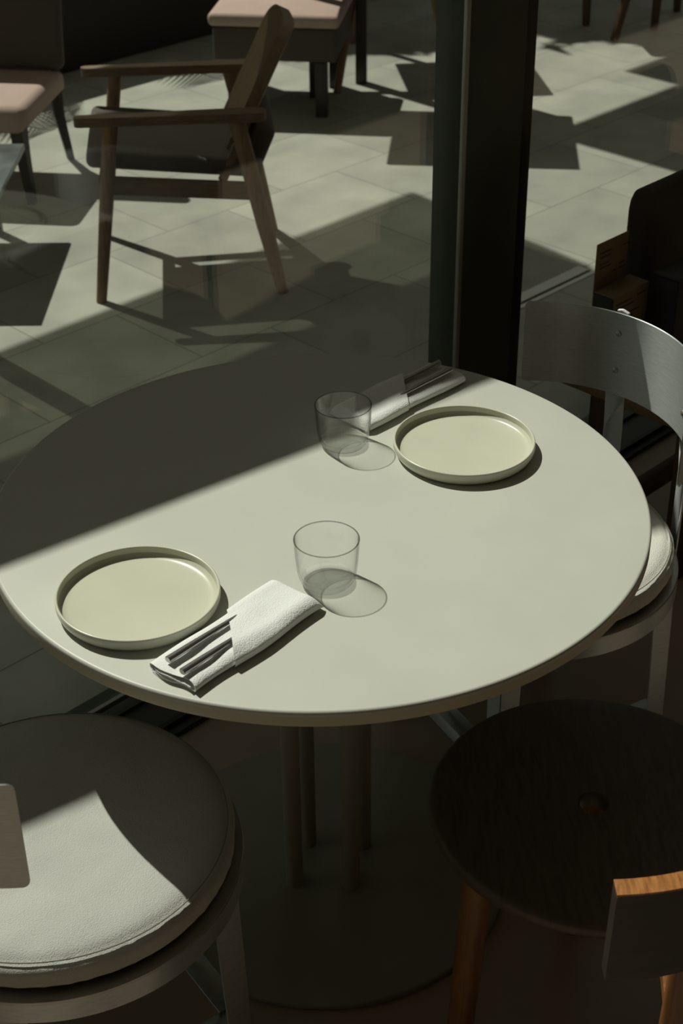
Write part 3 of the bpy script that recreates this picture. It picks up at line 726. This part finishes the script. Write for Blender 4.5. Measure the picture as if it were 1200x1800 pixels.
# marble coffee table
ct = empty('coffee_table', (-1.35, 2.56, 0)); tag(ct, 'low grey marble coffee table at the left edge outside', 'table')
bm = bmesh.new(); box(bm, (0.02, 0, 0.268), (0.74, 0.60, 0.022), 0, 0.003)
mt_ = obj('marble_top', bm, M['marble'], ct)
for sx in (-1, 1):
    for sy in (-1, 1):
        bm = bmesh.new(); box(bm, (sx * 0.30 - 0.02, sy * 0.25, 0.128), (0.03, 0.03, 0.256), 0, 0.002); obj('leg', bm, M['blackwood'], ct)
pc = empty('terrace_chair', (1.35, 5.15, 0)); tag(pc, 'dark terrace chair at the upper right corner behind the glass, only its legs in view', 'chair')
for (x, y, x2, y2) in ((1.165, 5.20, 1.15, 5.2), (1.25, 4.93, 1.36, 5.05), (1.46, 5.12, 1.46, 5.1), (1.62, 5.42, 1.60, 5.4)):
    bm = bmesh.new(); o = Vector((1.35, 5.15, 0)); rod(bm, [Vector((x, y, 0)) - o, Vector((x2, y2, 0.42)) - o], [0.018, 0.026], 12); obj('leg', bm, M['darkleg'], pc)
bm = bmesh.new(); box(bm, (0.03, 0.03, 0.44), (0.50, 0.46, 0.04), 0.1, 0.01); obj('seat', bm, M['darkleg'], pc)
bm = bmesh.new(); box(bm, (0.05, 0.25, 0.66), (0.48, 0.03, 0.40), 0.1, 0.01); obj('backrest', bm, M['darkleg'], pc)
# square terrace table, its top just above the frame, its shadow on the paving
tt = empty('terrace_table', (0.19, 4.05, 0)); tag(tt, 'square terrace table on black legs outdoors, its square shadow beside the black post', 'table')
bm = bmesh.new(); o = Vector((0.19, 4.05, 0))
prism(bm, [Vector(q) - o for q in ((-0.116, 4.40, 0), (-0.173, 3.80, 0), (0.496, 3.73, 0), (0.546, 4.31, 0))], 0.735, 0.755); obj('tabletop', bm, M['teak'], tt, smooth=False)
for x, y in ((-0.055, 4.19), (0.13, 4.37), (0.46, 3.78), (0.50, 4.27)):
    bm = bmesh.new(); box(bm, Vector((x, y, 0.367)) - o, (0.045, 0.045, 0.735), -0.08, 0.003); obj('leg', bm, M['blackwood'], tt)
# wood trestle legs and thin metal frame at the top
tr_ = empty('trestle_table', (0.30, 4.62, 0)); tag(tr_, 'wooden trestle table with splayed legs outdoors behind the glass', 'table')
for (a, b) in (((0.03, 4.24, 0), (0.15, 4.55, 0.62)), ((0.50, 4.72, 0), (0.36, 4.78, 0.62)), ((0.10, 4.95, 0), (0.18, 4.85, 0.62))):
    bm = bmesh.new(); o = Vector((0.30, 4.62, 0)); rod(bm, [Vector(a) - o, Vector(b) - o], [0.016, 0.022], 16); obj('leg', bm, M['teak_leg'], tr_)
bm = bmesh.new(); box(bm, (-0.04, 0.12, 0.635), (0.56, 0.50, 0.03), 0.1, 0.004); obj('tabletop', bm, M['teak'], tr_)

# =================================================================== SECOND SUNSHADE, ADDED SHADE PANEL, PLANTING, FAR WALL
def shade2(s0, s1, n0, n1, z, label, ps, pn):
    r = empty('sunshade', W(ps, pn, 0)); tag(r, label, 'sunshade')
    bm = bmesh.new(); off = W(ps, pn, 0); prism(bm, [W(a, b + 0.7362 * z) - off for a, b in ((s0, n0), (s1, n0), (s1, n1), (s0, n1))], z - 0.004, z + 0.004)
    obj('canopy_cloth', bm, M['canopy'], r, smooth=False)
    bm = bmesh.new(); rod(bm, [(0, 0, 0), (0, 0, z - 0.0045)], 0.03, 20); obj('pole', bm, M['powder'], r)
shade2(3.205, 6.2, -0.9, 2.065, 2.6, 'second flat sunshade further right on the terrace, casting the right hand shadow', 5.2, 3.2)
shade2(4.05, 6.6, 1.6, 2.33, 2.75, 'narrow unseen shade panel added above the second sunshade to cast a shadow', 6.0, 3.7)  # added panel out of view, shaped to cast the far right rectangular shadow
pr = empty('planter', W(2.6, 4.35, 0), FA); tag(pr, 'long dark planter with fronds along the far side of the terrace', 'planter')
bm = bmesh.new(); box(bm, (0, 0, 0.24), (8.4, 0.7, 0.48), 0, 0.01); obj('planter_box', bm, M['black'], pr)
bm = bmesh.new(); box(bm, (0, 0, 0.482), (8.2, 0.6, 0.004), 0); obj('soil', bm, M['soil'], pr)
random.seed(11)
def frond(bm, base, az, length, rise, droop):
    n = 22; pts = []
    for i in range(n + 1):
        f = i / n; r = length * f
        pts.append(base + Vector((math.cos(az) * r * 0.9, math.sin(az) * r * 0.9, rise * math.sin(f * 1.9) - droop * f * f)))
    for i in range(2, n):
        d = (pts[i + 1] - pts[i - 1]).normalized(); side = d.cross(Vector((0, 0, 1))).normalized()
        ll = 0.20 * math.sin(PI * min(1, i / n * 0.9 + 0.12)) + 0.03
        for sg in (-1, 1):
            tip = pts[i] + side * sg * ll + d * ll * 0.6 - Vector((0, 0, ll * 0.25))
            a = bm.verts.new(pts[i] - d * 0.005); b = bm.verts.new(pts[i] + d * 0.007); c = bm.verts.new(pts[i].lerp(tip, .5) + d * 0.008); e = bm.verts.new(tip)
            bm.faces.new((a, b, c, e))
    for i in range(n):
        d = (pts[i + 1] - pts[i]); side = d.cross(Vector((0, 0, 1))).normalized() * 0.004
        bm.faces.new((bm.verts.new(pts[i] - side), bm.verts.new(pts[i] + side), bm.verts.new(pts[i + 1] + side), bm.verts.new(pts[i + 1] - side)))
for k, (s_, n_) in enumerate(((0.9, 4.35), (1.85, 4.35), (2.8, 4.35), (3.75, 4.35))):
    r = empty('frond_plant', W(s_, n_, 0.484)); tag(r, 'dark arching frond plant in the long planter, %s from the left' % ('first', 'second', 'third', 'fourth')[k], 'plant', 'frond plants in the planter')
    for q in range(13):
        bm = bmesh.new(); az = 2 * PI * q / 13 + random.uniform(-.2, .2)
        frond(bm, Vector((0, 0, 0)), az, random.uniform(0.36, 0.56), random.uniform(0.12, 0.36), random.uniform(0.05, 0.2)); obj('frond', bm, M['leaf'], r)
tree = empty('tree', W(5.0, 5.2, 0)); tag(tree, 'leafy tree behind the planter, dappling the far paving with shade', 'tree')
bm = bmesh.new(); rod(bm, [(0, 0, 0), (0.03, 0.02, 1.2), (-0.03, 0.05, 2.6)], [0.10, 0.08, 0.05], 14)
for a in range(5):
    an = a * 1.3; rod(bm, [(0, 0.03, 2.0 + 0.1 * a), (0.7 * math.cos(an), 0.7 * math.sin(an), 2.9 + 0.1 * a)], [0.04, 0.012], 8)
obj('trunk', bm, M['blackwood'], tree)
bm = bmesh.new(); off = W(5.0, 5.2, 0)
for i in range(15000):
    gs = random.uniform(3.1, 5.9); gn = random.uniform(1.9, 3.9); z = random.uniform(2.5, 3.6)
    dens = 3.0 * (gn - (3.3 - 0.75 * (gs - 3.5))) + 1.3 * noise.noise(Vector((gs * 3.4, gn * 5.0, 2.0))) + 0.5 * noise.noise(Vector((gs * 9, gn * 12, 5.0)))
    if dens < random.uniform(-0.1, 0.35): continue
    p0 = W(gs, gn, 0) + Vector((SUN_VEC.x, SUN_VEC.y, SUN_VEC.z)) * (z / SUN_VEC.z) - off
    d = Vector((random.gauss(0, 1), random.gauss(0, 1), random.gauss(0, .5))).normalized(); sd_ = d.cross(Vector((random.gauss(0, 1), random.gauss(0, 1), 1.2))).normalized()
    l_ = random.uniform(0.06, 0.12); w_ = l_ * 0.3
    bm.faces.new([bm.verts.new(p0 + x) for x in (-d * l_, sd_ * w_, d * l_, -sd_ * w_)])
obj('foliage', bm, M['leaf'], tree, smooth=False)
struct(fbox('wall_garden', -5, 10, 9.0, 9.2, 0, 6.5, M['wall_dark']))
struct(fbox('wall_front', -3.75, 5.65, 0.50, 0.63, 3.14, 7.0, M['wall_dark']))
